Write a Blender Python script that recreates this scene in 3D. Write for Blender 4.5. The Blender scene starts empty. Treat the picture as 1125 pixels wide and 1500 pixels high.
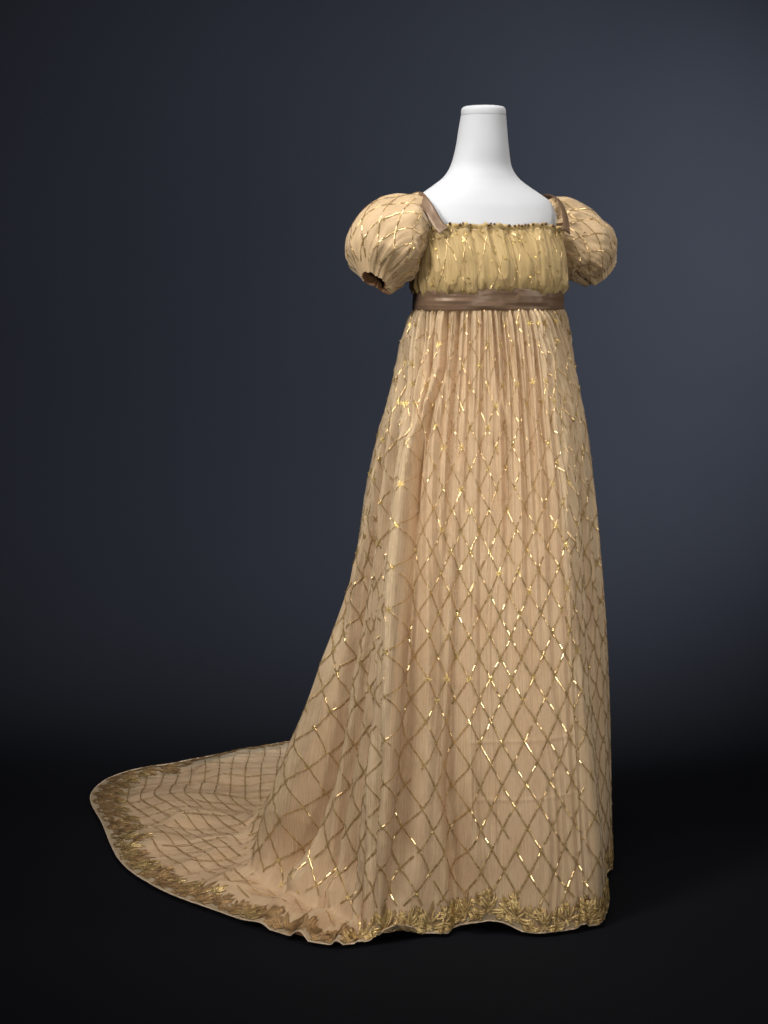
import bpy, math, random
import numpy as np
from mathutils import Matrix, Vector

random.seed(7)
rng = np.random.default_rng(11)
scene = bpy.context.scene
col = scene.collection

# ------------------------------------------------------------------ camera, world, lamps, exposure
CAM_Z = 1.255
FPX = 2750.0                                  # focal length in pixels of a 1125 x 1500 frame
cam_data = bpy.data.cameras.new("camera")
cam = bpy.data.objects.new("camera", cam_data)
col.objects.link(cam)
cam.location = (0, 0, CAM_Z)
cam.rotation_euler = (math.radians(90), 0, 0)
cam_data.sensor_fit = 'VERTICAL'
cam_data.sensor_height = 24.0
cam_data.lens = 24.0 * FPX / 1500.0
cam_data.shift_y = -(750 - 400) / 1500.0      # view-camera fall: horizon at 400 of 1500
cam_data.clip_end = 100
scene.camera = cam

world = bpy.data.worlds.new("World")
scene.world = world
world.use_nodes = True
world.node_tree.nodes["Background"].inputs[0].default_value = (0.55, 0.6, 0.75, 1)
world.node_tree.nodes["Background"].inputs[1].default_value = 0.012

def area(name, loc, target, sx, sy, power, color, spread=120):
    d = bpy.data.lights.new(name, 'AREA')
    d.shape = 'RECTANGLE'; d.size = sx; d.size_y = sy
    d.energy = power; d.color = color; d.spread = math.radians(spread)
    o = bpy.data.objects.new(name, d); col.objects.link(o)
    o.location = loc
    o.rotation_euler = (Vector(target) - Vector(loc)).to_track_quat('-Z', 'Y').to_euler()
    return o

area("softbox_overhead", (-0.05, 3.0, 3.5), (0.05, 3.95, 0.5), 1.3, 0.9, 8.0, (1.0, 0.95, 0.89), 60)
area("softbox_side_left", (-1.8, 1.8, 2.9), (0.10, 3.9, 1.0), 0.8, 1.2, 11.0, (1.0, 0.95, 0.88), 52)
area("softbox_side_right", (2.6, 3.3, 1.9), (0.3, 3.9, 0.9), 0.6, 1.5, 3.8, (1.0, 0.94, 0.86), 70)
area("softbox_key", (1.0, 0.6, 1.0), (0.25, 3.7, 0.7), 0.20, 0.36, 3.2, (1.0, 0.95, 0.87), 50)
sp = bpy.data.lights.new("backdrop_spot", 'SPOT')
sp.energy = 4300; sp.color = (0.89, 0.945, 1.0); sp.spot_size = math.radians(60); sp.spot_blend = 1.0
sp.shadow_soft_size = 0.3
spo = bpy.data.objects.new("backdrop_spot", sp); col.objects.link(spo)
spo.location = (2.8, 3.75, 1.7)
spo.rotation_euler = (Vector((0.12, 6.0, 1.22)) - Vector(spo.location)).to_track_quat('-Z', 'Y').to_euler()

scene.view_settings.view_transform = 'Standard'
scene.view_settings.look = 'None'
scene.view_settings.gamma = 1.0
scene.view_settings.exposure = 0.0
scene.cycles.transparent_max_bounces = 24
scene.cycles.max_bounces = 10
scene.cycles.diffuse_bounces = 5

# ------------------------------------------------------------------ helpers
def cat_rom(pts, n, closed=False):
    p = np.array(pts, float)
    m = len(p)
    if closed:
        P = np.vstack([p[-1], p, p[0], p[1]]); seg = m
    else:
        P = np.vstack([2 * p[0] - p[1], p, 2 * p[-1] - p[-2]]); seg = m - 1
    tt = np.linspace(0, seg, n, endpoint=not closed)
    i = np.minimum(tt.astype(int), seg - 1); f = (tt - i)[:, None]
    a, b, c, d = P[i], P[i + 1], P[i + 2], P[i + 3]
    return 0.5 * (2 * b + (c - a) * f + (2 * a - 5 * b + 4 * c - d) * f ** 2 + (3 * b - a - 3 * c + d) * f ** 3)

def smoothstep(a, b, x):
    t = np.clip((x - a) / (b - a), 0, 1)
    return t * t * (3 - 2 * t)

def gsmooth(a, sig, axis, mode='wrap'):
    """gaussian smoothing along one axis; 'wrap' or 'point' (ends stay where they are)"""
    k = int(max(1, math.ceil(3 * sig)))
    w = np.exp(-0.5 * (np.arange(-k, k + 1) / sig) ** 2); w /= w.sum()
    a = np.moveaxis(a, axis, 0)
    n = a.shape[0]
    if mode == 'wrap':
        pad = np.concatenate([a[-k:], a, a[:k]], 0)
    else:
        lo = 2 * a[0][None] - a[1:k + 1][::-1]; hi = 2 * a[-1][None] - a[-k - 1:-1][::-1]
        pad = np.concatenate([lo, a, hi], 0)
    out = sum(w[j] * pad[j:j + n] for j in range(2 * k + 1))
    return np.moveaxis(out, 0, axis)

_tabs = {}
def vnoise(x, y, seed=0, perx=0):
    """2-D smooth value noise in -1..1, periodic in x when perx > 0"""
    if seed not in _tabs:
        _tabs[seed] = np.random.default_rng(1000 + seed).uniform(-1, 1, (512, 512))
    t = _tabs[seed]
    x = np.asarray(x, float); y = np.asarray(y, float)
    xi = np.floor(x).astype(int); yi = np.floor(y).astype(int)
    fx = x - xi; fy = y - yi
    fx = fx * fx * fx * (fx * (6 * fx - 15) + 10); fy = fy * fy * fy * (fy * (6 * fy - 15) + 10)
    if perx:
        x0 = xi % perx; x1 = (xi + 1) % perx
    else:
        x0 = xi % 512; x1 = (xi + 1) % 512
    y0 = yi % 512; y1 = (yi + 1) % 512
    return (t[x0, y0] * (1 - fx) * (1 - fy) + t[x1, y0] * fx * (1 - fy)
            + t[x0, y1] * (1 - fx) * fy + t[x1, y1] * fx * fy)

def grid_normals(P, wrap=True):
    if wrap:
        du = np.roll(P, -1, 1) - np.roll(P, 1, 1)
    else:
        du = np.gradient(P, axis=1)
    dv = np.gradient(P, axis=0)
    n = np.cross(du, dv)
    return n / (np.linalg.norm(n, axis=2, keepdims=True) + 1e-12)

def mesh_obj(name, verts, faces, mat, parent=None, smooth=True, uv=None):
    me = bpy.data.meshes.new(name)
    verts = np.asarray(verts, np.float32).reshape(-1, 3)
    faces = np.asarray(faces, np.int32)
    k = faces.shape[1]
    me.vertices.add(len(verts)); me.vertices.foreach_set("co", verts.ravel())
    me.loops.add(faces.size); me.loops.foreach_set("vertex_index", faces.ravel())
    me.polygons.add(len(faces))
    me.polygons.foreach_set("loop_start", np.arange(0, faces.size, k, dtype=np.int32))
    if smooth:
        me.polygons.foreach_set("use_smooth", np.ones(len(faces), bool))
    me.update(calc_edges=True)
    if uv is not None:
        l = me.uv_layers.new(name="UVMap")
        l.data.foreach_set("uv", np.asarray(uv, np.float32).reshape(-1, 2).ravel())
    me.validate()
    me.materials.append(mat)
    o = bpy.data.objects.new(name, me)
    col.objects.link(o)
    if parent is not None:
        o.parent = parent
    return o

def grid_faces(nv, nu, wrap=True):
    i, j = np.meshgrid(np.arange(nv - 1), np.arange(nu if wrap else nu - 1), indexing='ij')
    j2 = (j + 1) % nu
    return np.stack([i * nu + j, i * nu + j2, (i + 1) * nu + j2, (i + 1) * nu + j], -1).reshape(-1, 4)

def grid_obj(name, P, mat, parent=None, wrap=True, U=None, V=None, flip=False):
    nv, nu = P.shape[:2]
    f = grid_faces(nv, nu, wrap)
    if flip:
        f = f[:, ::-1]
    uv = None
    if U is not None:
        u = np.broadcast_to(U, (nv, nu)).reshape(-1)[f].copy()
        v = np.broadcast_to(V, (nv, nu)).reshape(-1)[f].copy()
        if wrap:
            per = u.max() + (u.max() - u.min()) / nu
            big = (u.max(1) - u.min(1)) > 0.5 * per
            u[big] = np.where(u[big] < 0.5 * per, u[big] + per, u[big])
        uv = np.stack([u, v], -1)
    return mesh_obj(name, P, f, mat, parent, True, uv)

class Surf:
    """bilinear sampling of a grid surface: rows (first axis) are v, columns are u (wrapping)"""
    def __init__(s, P, N, wrap=True):
        s.P, s.N, s.wrap = P, N, wrap
        s.nv, s.nu = P.shape[:2]
    def at(s, ru, rv):
        ru = np.asarray(ru, float); rv = np.clip(np.asarray(rv, float), 0, s.nv - 1.001)
        i = rv.astype(int); fi = (rv - i)[..., None]
        j = np.floor(ru).astype(int); fj = (ru - j)[..., None]
        if s.wrap:
            j0, j1 = j % s.nu, (j + 1) % s.nu
        else:
            j0, j1 = np.clip(j, 0, s.nu - 1), np.clip(j + 1, 0, s.nu - 1)
        i1 = i + 1
        def mix(A):
            return (A[i, j0] * (1 - fi) * (1 - fj) + A[i, j1] * (1 - fi) * fj
                    + A[i1, j0] * fi * (1 - fj) + A[i1, j1] * fi * fj)
        p = mix(s.P); n = mix(s.N)
        return p, n / (np.linalg.norm(n, axis=-1, keepdims=True) + 1e-12)

class Plates:
    """collects little cambered metal strips that lie on a surface"""
    def __init__(s):
        s.v = []; s.f = []; s.n = 0
    def strip(s, A, B, N, width, lift, camber=0.0007, tilt=(0, 0)):
        """A, B, N: (k,3) arrays; one strip each from A to B with its face towards N"""
        A, B, N = (np.asarray(x, float) for x in (A, B, N))
        T = B - A
        Ln = np.linalg.norm(T, axis=1, keepdims=True) + 1e-9
        T = T / Ln
        W = np.cross(N, T); W /= (np.linalg.norm(W, axis=1, keepdims=True) + 1e-9)
        Nn = np.cross(T, W)
        k = len(A)
        ta = np.asarray(tilt[0]).reshape(-1, 1) * np.ones((k, 1)); tb = np.asarray(tilt[1]).reshape(-1, 1) * np.ones((k, 1))
        width = np.asarray(width).reshape(-1, 1) * np.ones((k, 1))
        W2 = W + Nn * ta
        off = Nn * lift
        dz = Nn * (tb * Ln * 0.5)
        cam_ = Nn * camber
        vs = np.stack([A + off - dz - W2 * width / 2, A + off - dz + cam_, A + off - dz + W2 * width / 2,
                       B + off + dz - W2 * width / 2, B + off + dz + cam_, B + off + dz + W2 * width / 2], 1)
        base = s.n + 6 * np.arange(k)[:, None]
        s.v.append(vs.reshape(-1, 3))
        s.f.append(np.concatenate([base + np.array([[0, 1, 4, 3]]), base + np.array([[1, 2, 5, 4]])], 0))
        s.n += 6 * k
    def build(s, name, mat, parent):
        return mesh_obj(name, np.concatenate(s.v), np.concatenate(s.f), mat, parent, False)

# ------------------------------------------------------------------ materials
def new_mat(name):
    m = bpy.data.materials.new(name); m.use_nodes = True
    nt = m.node_tree
    b = nt.nodes["Principled BSDF"]
    return m, nt, b

def ramp(nt, src, stops):
    r = nt.nodes.new("ShaderNodeValToRGB")
    els = r.color_ramp.elements
    while len(els) < len(stops):
        els.new(0.5)
    for e, (p, c) in zip(els, stops):
        e.position = p; e.color = (*c, 1) if len(c) == 3 else c
    nt.links.new(src, r.inputs[0])
    return r.outputs[0]

def noise(nt, scale, detail=4, vec=None, rough=0.55, dist=0.0):
    n = nt.nodes.new("ShaderNodeTexNoise")
    n.inputs["Scale"].default_value = scale; n.inputs["Detail"].default_value = detail
    n.inputs["Roughness"].default_value = rough; n.inputs["Distortion"].default_value = dist
    if vec is not None:
        nt.links.new(vec, n.inputs["Vector"])
    return n.outputs["Fac"]

def mapped(nt, kind, scale):
    tc = nt.nodes.new("ShaderNodeTexCoord"); mp = nt.nodes.new("ShaderNodeMapping")
    mp.inputs["Scale"].default_value = scale
    nt.links.new(tc.outputs[kind], mp.inputs[0])
    return mp.outputs[0]

def math_node(nt, op, a, b):
    n = nt.nodes.new("ShaderNodeMath"); n.operation = op
    for i, x in enumerate((a, b)):
        if isinstance(x, (int, float)):
            n.inputs[i].default_value = x
        else:
            nt.links.new(x, n.inputs[i])
    return n.outputs[0]

def bump(nt, b, h, strength, dist):
    bp = nt.nodes.new("ShaderNodeBump")
    bp.inputs["Strength"].default_value = strength; bp.inputs["Distance"].default_value = dist
    nt.links.new(h, bp.inputs["Height"]); nt.links.new(bp.outputs[0], b.inputs["Normal"])

def net_material(name, c0, c1, alpha0, alpha1, threads=(900, 7, 1)):
    """sheer woven net: crowded threads along the cloth, half transparent"""
    m, nt, b = new_mat(name)
    st = noise(nt, 1.0, 3, mapped(nt, "UV", threads), 0.7)
    bl = noise(nt, 1.0, 4, mapped(nt, "UV", (14, 9, 1)))
    weave = noise(nt, 1.0, 2, mapped(nt, "UV", (1500, 1500, 1)))
    s = math_node(nt, 'ADD', math_node(nt, 'MULTIPLY', st, 0.6), math_node(nt, 'MULTIPLY', bl, 0.4))
    nt.links.new(ramp(nt, s, [(0.35, c0), (0.65, c1)]), b.inputs["Base Color"])
    al = ramp(nt, math_node(nt, 'ADD', math_node(nt, 'MULTIPLY', s, 0.7), math_node(nt, 'MULTIPLY', weave, 0.3)),
              [(0.36, (alpha0,) * 3), (0.64, (alpha1,) * 3)])
    nt.links.new(al, b.inputs["Alpha"])
    b.inputs["Roughness"].default_value = 0.62
    b.inputs["Specular IOR Level"].default_value = 0.25
    b.inputs["Sheen Weight"].default_value = 0.25
    b.inputs["Sheen Roughness"].default_value = 0.4
    b.inputs["Sheen Tint"].default_value = (1, 0.93, 0.8, 1)
    bump(nt, b, st, 0.12, 0.0015)
    return m

def cloth_material(name, c0, c1, rough=0.6, sheen=0.1, scale=(20, 12, 1), bumpd=0.0015, coord="UV"):
    m, nt, b = new_mat(name)
    n1 = noise(nt, 1.0, 5, mapped(nt, coord, scale))
    nt.links.new(ramp(nt, n1, [(0.3, c0), (0.7, c1)]), b.inputs["Base Color"])
    b.inputs["Roughness"].default_value = rough
    b.inputs["Specular IOR Level"].default_value = 0.3
    b.inputs["Sheen Weight"].default_value = sheen
    w = noise(nt, 1.0, 3, mapped(nt, coord, (scale[0] * 40, scale[1] * 40, scale[2] * 40)))
    bump(nt, b, w, 0.25, bumpd)
    return m

def gold_material(name, c0, c1, r0, r1, scale=90, metal=0.8, thread=0):
    m, nt, b = new_mat(name)
    n1 = noise(nt, scale, 3, mapped(nt, "Object", (1, 1, 1)))
    nt.links.new(ramp(nt, n1, [(0.35, c0), (0.65, c1)]), b.inputs["Base Color"])
    b.inputs["Metallic"].default_value = metal
    r = nt.nodes.new("ShaderNodeMapRange")
    r.inputs["To Min"].default_value = r0; r.inputs["To Max"].default_value = r1
    nt.links.new(n1, r.inputs[0]); nt.links.new(r.outputs[0], b.inputs["Roughness"])
    if thread:
        bump(nt, b, noise(nt, thread, 2, mapped(nt, "Object", (1, 1, 1))), 0.6, 0.0012)
    return m

M = {}
M['net'] = net_material("gold_net", (0.535, 0.405, 0.252), (0.645, 0.503, 0.333), 0.36, 0.74, (950, 10, 1))
M['bodice_net'] = net_material("bodice_net", (0.40, 0.285, 0.125), (0.51, 0.38, 0.185), 0.62, 0.92, (420, 30, 1))
M['lining'] = cloth_material("peach_silk_lining", (0.55, 0.325, 0.175), (0.64, 0.40, 0.225), 0.55, 0.1, (9, 7, 1))
M['sleeve'] = cloth_material("sleeve_silk", (0.41, 0.29, 0.165), (0.50, 0.365, 0.215), 0.55, 0.2, (14, 12, 1))
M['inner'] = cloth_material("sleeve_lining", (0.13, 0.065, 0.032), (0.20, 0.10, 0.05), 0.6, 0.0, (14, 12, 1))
M['binding'] = cloth_material("hem_binding_silk", (0.38, 0.27, 0.17), (0.62, 0.50, 0.37), 0.5, 0.1, (60, 6, 1))
M['jersey'] = cloth_material("white_jersey", (0.485, 0.51, 0.555), (0.53, 0.555, 0.60), 0.75, 0.15, (6, 6, 6), 0.0006, "Object")
M['gold'] = gold_material("gold_strip", (0.46, 0.305, 0.13), (0.70, 0.50, 0.25), 0.14, 0.27, 90, 0.55)
M['star'] = gold_material("gold_thread", (0.48, 0.34, 0.09), (0.70, 0.52, 0.18), 0.32, 0.5, 200)
M['leaf'] = gold_material("tarnished_gold", (0.42, 0.28, 0.11), (0.80, 0.59, 0.27), 0.22, 0.44, 70, 0.65, 900)
M['leaf_brown'] = gold_material("brown_tarnished_gold", (0.23, 0.135, 0.062), (0.47, 0.295, 0.135), 0.3, 0.5, 40, 0.45, 900)
M['leaf_edge'] = gold_material("brown_couched_thread", (0.17, 0.10, 0.045), (0.34, 0.22, 0.10), 0.4, 0.6, 60, 0.4, 900)
M['bead'] = gold_material("dark_bead", (0.10, 0.06, 0.03), (0.22, 0.14, 0.07), 0.3, 0.5, 60)
M['steel'] = gold_material("stand_steel", (0.25, 0.25, 0.26), (0.3, 0.3, 0.31), 0.3, 0.4, 20)

def satin_material():
    m, nt, b = new_mat("brown_satin")
    n1 = noise(nt, 1.0, 4, mapped(nt, "UV", (16, 260, 1)), 0.65)
    n2 = noise(nt, 1.0, 3, mapped(nt, "UV", (22, 9, 1)))
    s = math_node(nt, 'ADD', math_node(nt, 'MULTIPLY', n1, 0.6), math_node(nt, 'MULTIPLY', n2, 0.4))
    nt.links.new(ramp(nt, s, [(0.25, (0.115, 0.072, 0.046)), (0.78, (0.155, 0.100, 0.066))]), b.inputs["Base Color"])
    b.inputs["Roughness"].default_value = 0.38
    b.inputs["Specular IOR Level"].default_value = 0.4
    b.inputs["Specular Tint"].default_value = (1, 0.85, 0.7, 1)
    bump(nt, b, s, 0.12, 0.0012)
    return m
M['satin'] = satin_material()

def backdrop_material():
    m, nt, b = new_mat("backdrop_paint")
    n1 = noise(nt, 0.9, 4, mapped(nt, "Object", (1, 1, 1)))
    n2 = noise(nt, 60, 4, mapped(nt, "Object", (1, 1, 1)))
    nt.links.new(ramp(nt, n1, [(0.3, (0.0042, 0.0047, 0.0065)), (0.7, (0.0050, 0.0055, 0.0075))]), b.inputs["Base Color"])
    b.inputs["Roughness"].default_value = 0.95
    b.inputs["Specular IOR Level"].default_value = 0.05
    bump(nt, b, n2, 0.15, 0.001)
    return m
M['backdrop'] = backdrop_material()

# ------------------------------------------------------------------ floor and backdrop
fl = mesh_obj("floor", [(-6, -1.5, 0), (6, -1.5, 0), (6, 5.10, 0), (-6, 5.10, 0)], [(0, 1, 2, 3)], M['backdrop'])
fl["kind"] = "structure"
prof = [(5.10, 0.0)] + [(5.10 + 0.9 * math.sin(a), 0.9 * (1 - math.cos(a))) for a in np.linspace(0.05, math.pi / 2, 24)] + [(6.0, 4.6)]
xs = np.linspace(-6, 6, 25)
P = np.array([[(x, y, z) for x in xs] for (y, z) in prof])
bd = grid_obj("backdrop", P, M['backdrop'], wrap=False)
bd["kind"] = "structure"

# ------------------------------------------------------------------ body frame
C0 = np.array([0.205, 3.85])
YAW = math.radians(25)
Rv = np.array([-math.cos(YAW), -math.sin(YAW)])       # towards the wearer's right (left in the picture)
Fv = np.array([math.sin(YAW), -math.cos(YAW)])        # towards the wearer's front
ROOT = np.array([C0[0], C0[1], 0.0])

def L2W(a, b, z):
    """body frame (a to wearer's right, b forward, z up) to coordinates relative to ROOT"""
    a, b, z = np.broadcast_arrays(np.asarray(a, float), np.asarray(b, float), np.asarray(z, float))
    return np.stack([a * Rv[0] + b * Fv[0], a * Rv[1] + b * Fv[1], z], -1)

def empty(name, loc):
    o = bpy.data.objects.new(name, None); col.objects.link(o)
    o.location = loc; o.empty_display_size = 0.1
    return o

# ------------------------------------------------------------------ dress form
form = empty("dress_form", tuple(ROOT))
form["label"] = "white jersey dress form, bare neck and shoulders rising out of the gold gown"
form["category"] = "dress form"
SEC = [  # z, half width, half depth, centre forward, squareness
    (0.86, 0.020, 0.020, 0.00, 2.0), (0.87, 0.11, 0.075, 0.00, 2.0), (0.93, 0.135, 0.09, 0.00, 2.0), (1.05, 0.130, 0.085, 0.005, 2.0),
    (1.17, 0.138, 0.088, 0.015, 2.0), (1.23, 0.142, 0.098, 0.015, 2.1), (1.28, 0.148, 0.105, 0.018, 2.1),
    (1.33, 0.155, 0.096, 0.004, 2.2), (1.365, 0.162, 0.088, 0.000, 2.2), (1.39, 0.158, 0.082, -0.003, 2.15),
    (1.405, 0.150, 0.0775, -0.006, 2.1), (1.42, 0.128, 0.073, -0.009, 2.05), (1.435, 0.104, 0.069, -0.012, 2.0),
    (1.452, 0.080, 0.0645, -0.0135, 2.0), (1.475, 0.064, 0.059, -0.013, 2.0), (1.51, 0.0555, 0.054, -0.008, 2.0),
    (1.55, 0.0500, 0.050, -0.005, 2.0), (1.578, 0.0462, 0.047, -0.002, 2.0)]
S = cat_rom(SEC, 150)
th = np.linspace(0, 2 * math.pi, 128, endpoint=False)
def sec_ring(z, ra, rb, cb, n, th=th):
    s, c = np.sin(th), np.cos(th)
    k = (np.abs(s) ** n + np.abs(c) ** n) ** (-1.0 / n)
    return L2W(ra * k * s, cb + rb * k * c, z)
rows = [sec_ring(*q) for q in S]
form_torso = grid_obj("torso", np.array(rows), M['jersey'], form)
# neck cap: a little disc with a rolled edge
capp = [(1.5785, 0.0458, 0.0466), (1.583, 0.0460, 0.0468), (1.589, 0.0455, 0.0463), (1.5935, 0.0435, 0.0445), (1.5965, 0.038, 0.039), (1.598, 0.022, 0.023), (1.5985, 0.001, 0.001)]
rows = [sec_ring(z, ra, rb, -0.002, 2.0) for z, ra, rb in cat_rom(capp, 26)]
grid_obj("neck_cap", np.array(rows), M['jersey'], form)
def lathe(name, prof, mat, parent, n=48):
    t = np.linspace(0, 2 * math.pi, n, endpoint=False)
    P = np.array([[(r * math.cos(x), r * math.sin(x), z) for x in t] for r, z in prof])
    return grid_obj(name, P, mat, parent)
lathe("stand_pole", [(0.002, 0.02), (0.014, 0.02), (0.014, 0.875), (0.002, 0.876)], M['steel'], form)
lathe("stand_base", [(0.001, 0.0), (0.13, 0.0), (0.135, 0.006), (0.13, 0.016), (0.03, 0.026), (0.001, 0.027)], M['steel'], form)

# ------------------------------------------------------------------ the gown
gown = empty("evening_gown", tuple(ROOT))
gown["label"] = "gold spangled empire-waist gown with puff sleeves, brown satin sash and long train"
gown["category"] = "gown"

# ---- skirt: hem on the floor, contact line, waist, meridians between them
# (hem x, hem y, hem z, waist angle, contact x, contact y, bow of the fall)
K = [
    (0.397, 3.572, 0.004, -40, None, None, 0.28),
    (0.302, 3.548, 0.003, -17, None, None, 0.14),
    (0.195, 3.570, 0.016, 8, None, None, 0.10),
    (0.085, 3.535, 0.006, 36, None, None, 0.06),
    (-0.020, 3.500, 0.006, 58, None, None, 0.02),
    (-0.104, 3.482, 0.008, 72, -0.06, 3.60, -0.02),
    (-0.190, 3.540, 0.008, 82, -0.14, 3.68, -0.05),
    (-0.315, 3.655, 0.010, 91, -0.22, 3.78, -0.08),
    (-0.445, 3.785, 0.010, 100, -0.27, 3.90, -0.10),
    (-0.555, 3.965, 0.010, 110, -0.28, 4.03, -0.12),
    (-0.634, 4.234, 0.010, 122, -0.27, 4.15, -0.12),
    (-0.700, 4.480, 0.010, 136, -0.24, 4.27, -0.12),
    (-0.655, 4.670, 0.010, 150, -0.19, 4.36, -0.12),
    (-0.520, 4.780, 0.010, 162, -0.13, 4.42, -0.10),
    (-0.380, 4.890, 0.010, 174, -0.06, 4.46, -0.10),
    (-0.227, 5.000, 0.010, 186, 0.02, 4.48, -0.10),
    (0.000, 5.030, 0.010, 200, 0.11, 4.46, -0.08),
    (0.190, 4.880, 0.010, 216, 0.20, 4.38, -0.05),
    (0.340, 4.560, 0.010, 236, 0.30, 4.26, 0.0),
    (0.440, 4.240, 0.010, 260, 0.42, 4.13, 0.30),
    (0.468, 4.020, 0.012, 283, None, None, 0.40),
    (0.438, 3.800, 0.012, 303, None, None, 0.40),
]
KA = np.array([(k[0], k[1], k[2], k[3], k[0] if k[4] is None else k[4], k[1] if k[5] is None else k[5], k[6]) for k in K], float)
NU, NV = 1200, 380
dense = cat_rom(np.vstack([KA, KA[0] + np.array([0, 0, 0, 360, 0, 0, 0]), KA[1] + np.array([0, 0, 0, 360, 0, 0, 0])]), 24 * 300)
per = len(K)
tt = np.linspace(0, per + 1, 24 * 300)
dense = dense[tt < per]
ds = np.linalg.norm(np.diff(np.vstack([dense, dense[:1]])[:, :2], axis=0), axis=1)
# columns: a mix of hem length and waist angle, so neither end is starved
da = np.abs(np.diff(np.append(dense[:, 3], dense[0, 3] + 360)))
wgt = ds / ds.sum() * 0.6 + da / 360 * 0.4
cu = np.concatenate([[0], np.cumsum(wgt)])
ui = np.linspace(0, 1, NU, endpoint=False)
ext = np.vstack([dense, dense[0] + np.array([0, 0, 0, 360, 0, 0, 0])])
Q = np.stack([np.interp(ui, cu, ext[:, i]) for i in range(7)], 1)
hx, hy, hz, wa, cx, cy, bow = Q.T
alpha = np.radians(wa)
hemlen = np.interp(ui, cu, np.concatenate([[0], np.cumsum(ds)]))
# waist ellipse
WZ = 1.192
dirs = np.stack([-np.sin(alpha), -np.cos(alpha)], 1)
wr = 1 / np.sqrt((dirs @ Rv / 0.161) ** 2 + (dirs @ Fv / 0.115) ** 2)
wc = C0 + Fv * 0.02
W = wc + dirs * wr[:, None]
T = np.stack([cx, cy], 1); H = np.stack([hx, hy], 1)
floorlen = np.linalg.norm(H - T, axis=1)
onfloor = smoothstep(0.02, 0.12, floorlen)
zc = hz * (1 - onfloor) + 0.016 * onfloor
t = np.linspace(0, 1, 220)[:, None]
bowf = np.where(bow >= 0, bow, 0)[None] * np.sin(math.pi * t ** 0.7) * (1 - 0.35 * t) + np.where(bow < 0, bow, 0)[None] * np.sin(math.pi * t ** 1.5)
lefty = np.exp(-((wa - 88) / 24.0) ** 2)[None]
g = np.clip(t + bowf + lefty * (0.05 * np.maximum(np.sin(2 * math.pi * t), 0) + 0.012 * np.maximum(-np.sin(2 * math.pi * t), 0)), 0, 1.2)
drop = np.concatenate([W[None] + (T - W)[None] * g[..., None], (WZ + (zc - WZ)[None] * t)[..., None]], 2)
t2 = np.linspace(0, 1, 140)[1:, None]
flo = np.concatenate([T[None] + (H - T)[None] * t2[..., None], (zc[None] + (hz - zc)[None] * t2)[..., None]], 2)
poly = np.concatenate([drop, flo], 0)                    # (359, NU, 3)
def resample(poly, n):
    out = np.zeros((n, poly.shape[1], 3)); L = np.zeros(poly.shape[1]); 
    for j in range(poly.shape[1]):
        p = poly[:, j]
        s = np.concatenate([[0], np.cumsum(np.linalg.norm(np.diff(p, axis=0), axis=1) + 1e-9)])
        L[j] = s[-1]
        q = np.linspace(0, s[-1], n)
        for k in range(3):
            out[:, j, k] = np.interp(q, s, p[:, k])
    return out, L
base, LEN = resample(poly, NV)
sm = gsmooth(base, 13, 0, 'point')
base = base * (1 - onfloor)[None, :, None] + sm * onfloor[None, :, None]
base = gsmooth(base, 5, 1, 'wrap')
LEN = gsmooth(LEN, 5, 0)
DROPL = np.minimum(np.linalg.norm(drop[1:] - drop[:-1], axis=2).sum(0), LEN)
DROPL = gsmooth(DROPL, 5, 0)
vv = np.linspace(0, 1, NV)[:, None]
SL = vv * LEN[None]                                       # metres along the cloth from the waist
FLOORNESS = smoothstep(-0.06, 0.10, SL - DROPL[None]) * onfloor[None]

# lattice count along the hem: c = diamonds, wider on the train
spacing = 0.0445 + 0.003 * gsmooth(onfloor, 30, 0)
# use the cloth width at three quarters of the fall for the front, hem for the train
row = base[int(NV * 0.72)]
dmid = np.linalg.norm(np.roll(row, -1, 0) - row, axis=1)
dhem = np.linalg.norm(np.roll(base[-1], -1, 0) - base[-1], axis=1)
wmix = gsmooth(onfloor, 30, 0)
dc = (dmid * (1 - wmix) + dhem * wmix) / spacing
NC = int(round(dc.sum()))
dc *= NC / dc.sum()
Ccum = np.concatenate([[0], np.cumsum(dc)])
cc = Ccum[:-1]                                            # lattice coordinate of every column
QN = np.minimum(SL, DROPL[None]) / 0.0805 + np.maximum(SL - DROPL[None], 0) / 0.060
QN = gsmooth(QN, 4, 1)

Nrm = grid_normals(base)
Nh = Nrm.copy()
if Nh[NV // 3, 0, 1] > 0:                                 # outward
    Nh = -Nh; NSIGN = -1
else:
    NSIGN = 1

# ---- folds
CC = np.broadcast_to(cc[None], (NV, NU))
# folds wander a little from the straight of the cloth
cw = CC + 0.55 * vnoise(CC * 0.5, SL * 3.0, 3, 0) * smoothstep(0, 0.4, SL)
frontness = np.exp(-((((wa + 180) % 360 - 180) + 5) / 42.0) ** 2)[None]      # 1 on the camera side front
fall = 1 - FLOORNESS
def ridged(n):
    return 1 - 2 * np.sqrt(np.abs(n) + 0.004)
disp = np.zeros((NV, NU))
# tight gathers at the waist, easing out
gat = ridged(vnoise(cw * 1.7, SL * 1.2, 5)) * 0.6 + ridged(vnoise(cw * 3.3 + 40, SL * 1.5, 6)) * 0.4
leftw = np.exp(-((wa - 76) / 20.0) ** 2)[None]
disp += gat * leftw * 0.0075 * np.exp(-SL / 1.1) * smoothstep(0.05, 0.25, SL) * fall
disp += gat * (0.010 * np.exp(-SL / 0.12) + 0.0105 * np.exp(-SL / 0.85) + 0.0016) * fall
# long soft folds
lf = vnoise(cw * 0.62 + 9, SL * 0.7, 8)
lf2 = vnoise(cw * 0.30 + 70, SL * 0.5, 9)
grow = smoothstep(0.05, 0.9, SL)
disp += fall * grow * (lf * (0.004 + 0.019 * (1 - frontness)) + lf2 * (0.003 + 0.019 * (1 - frontness)))
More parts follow.
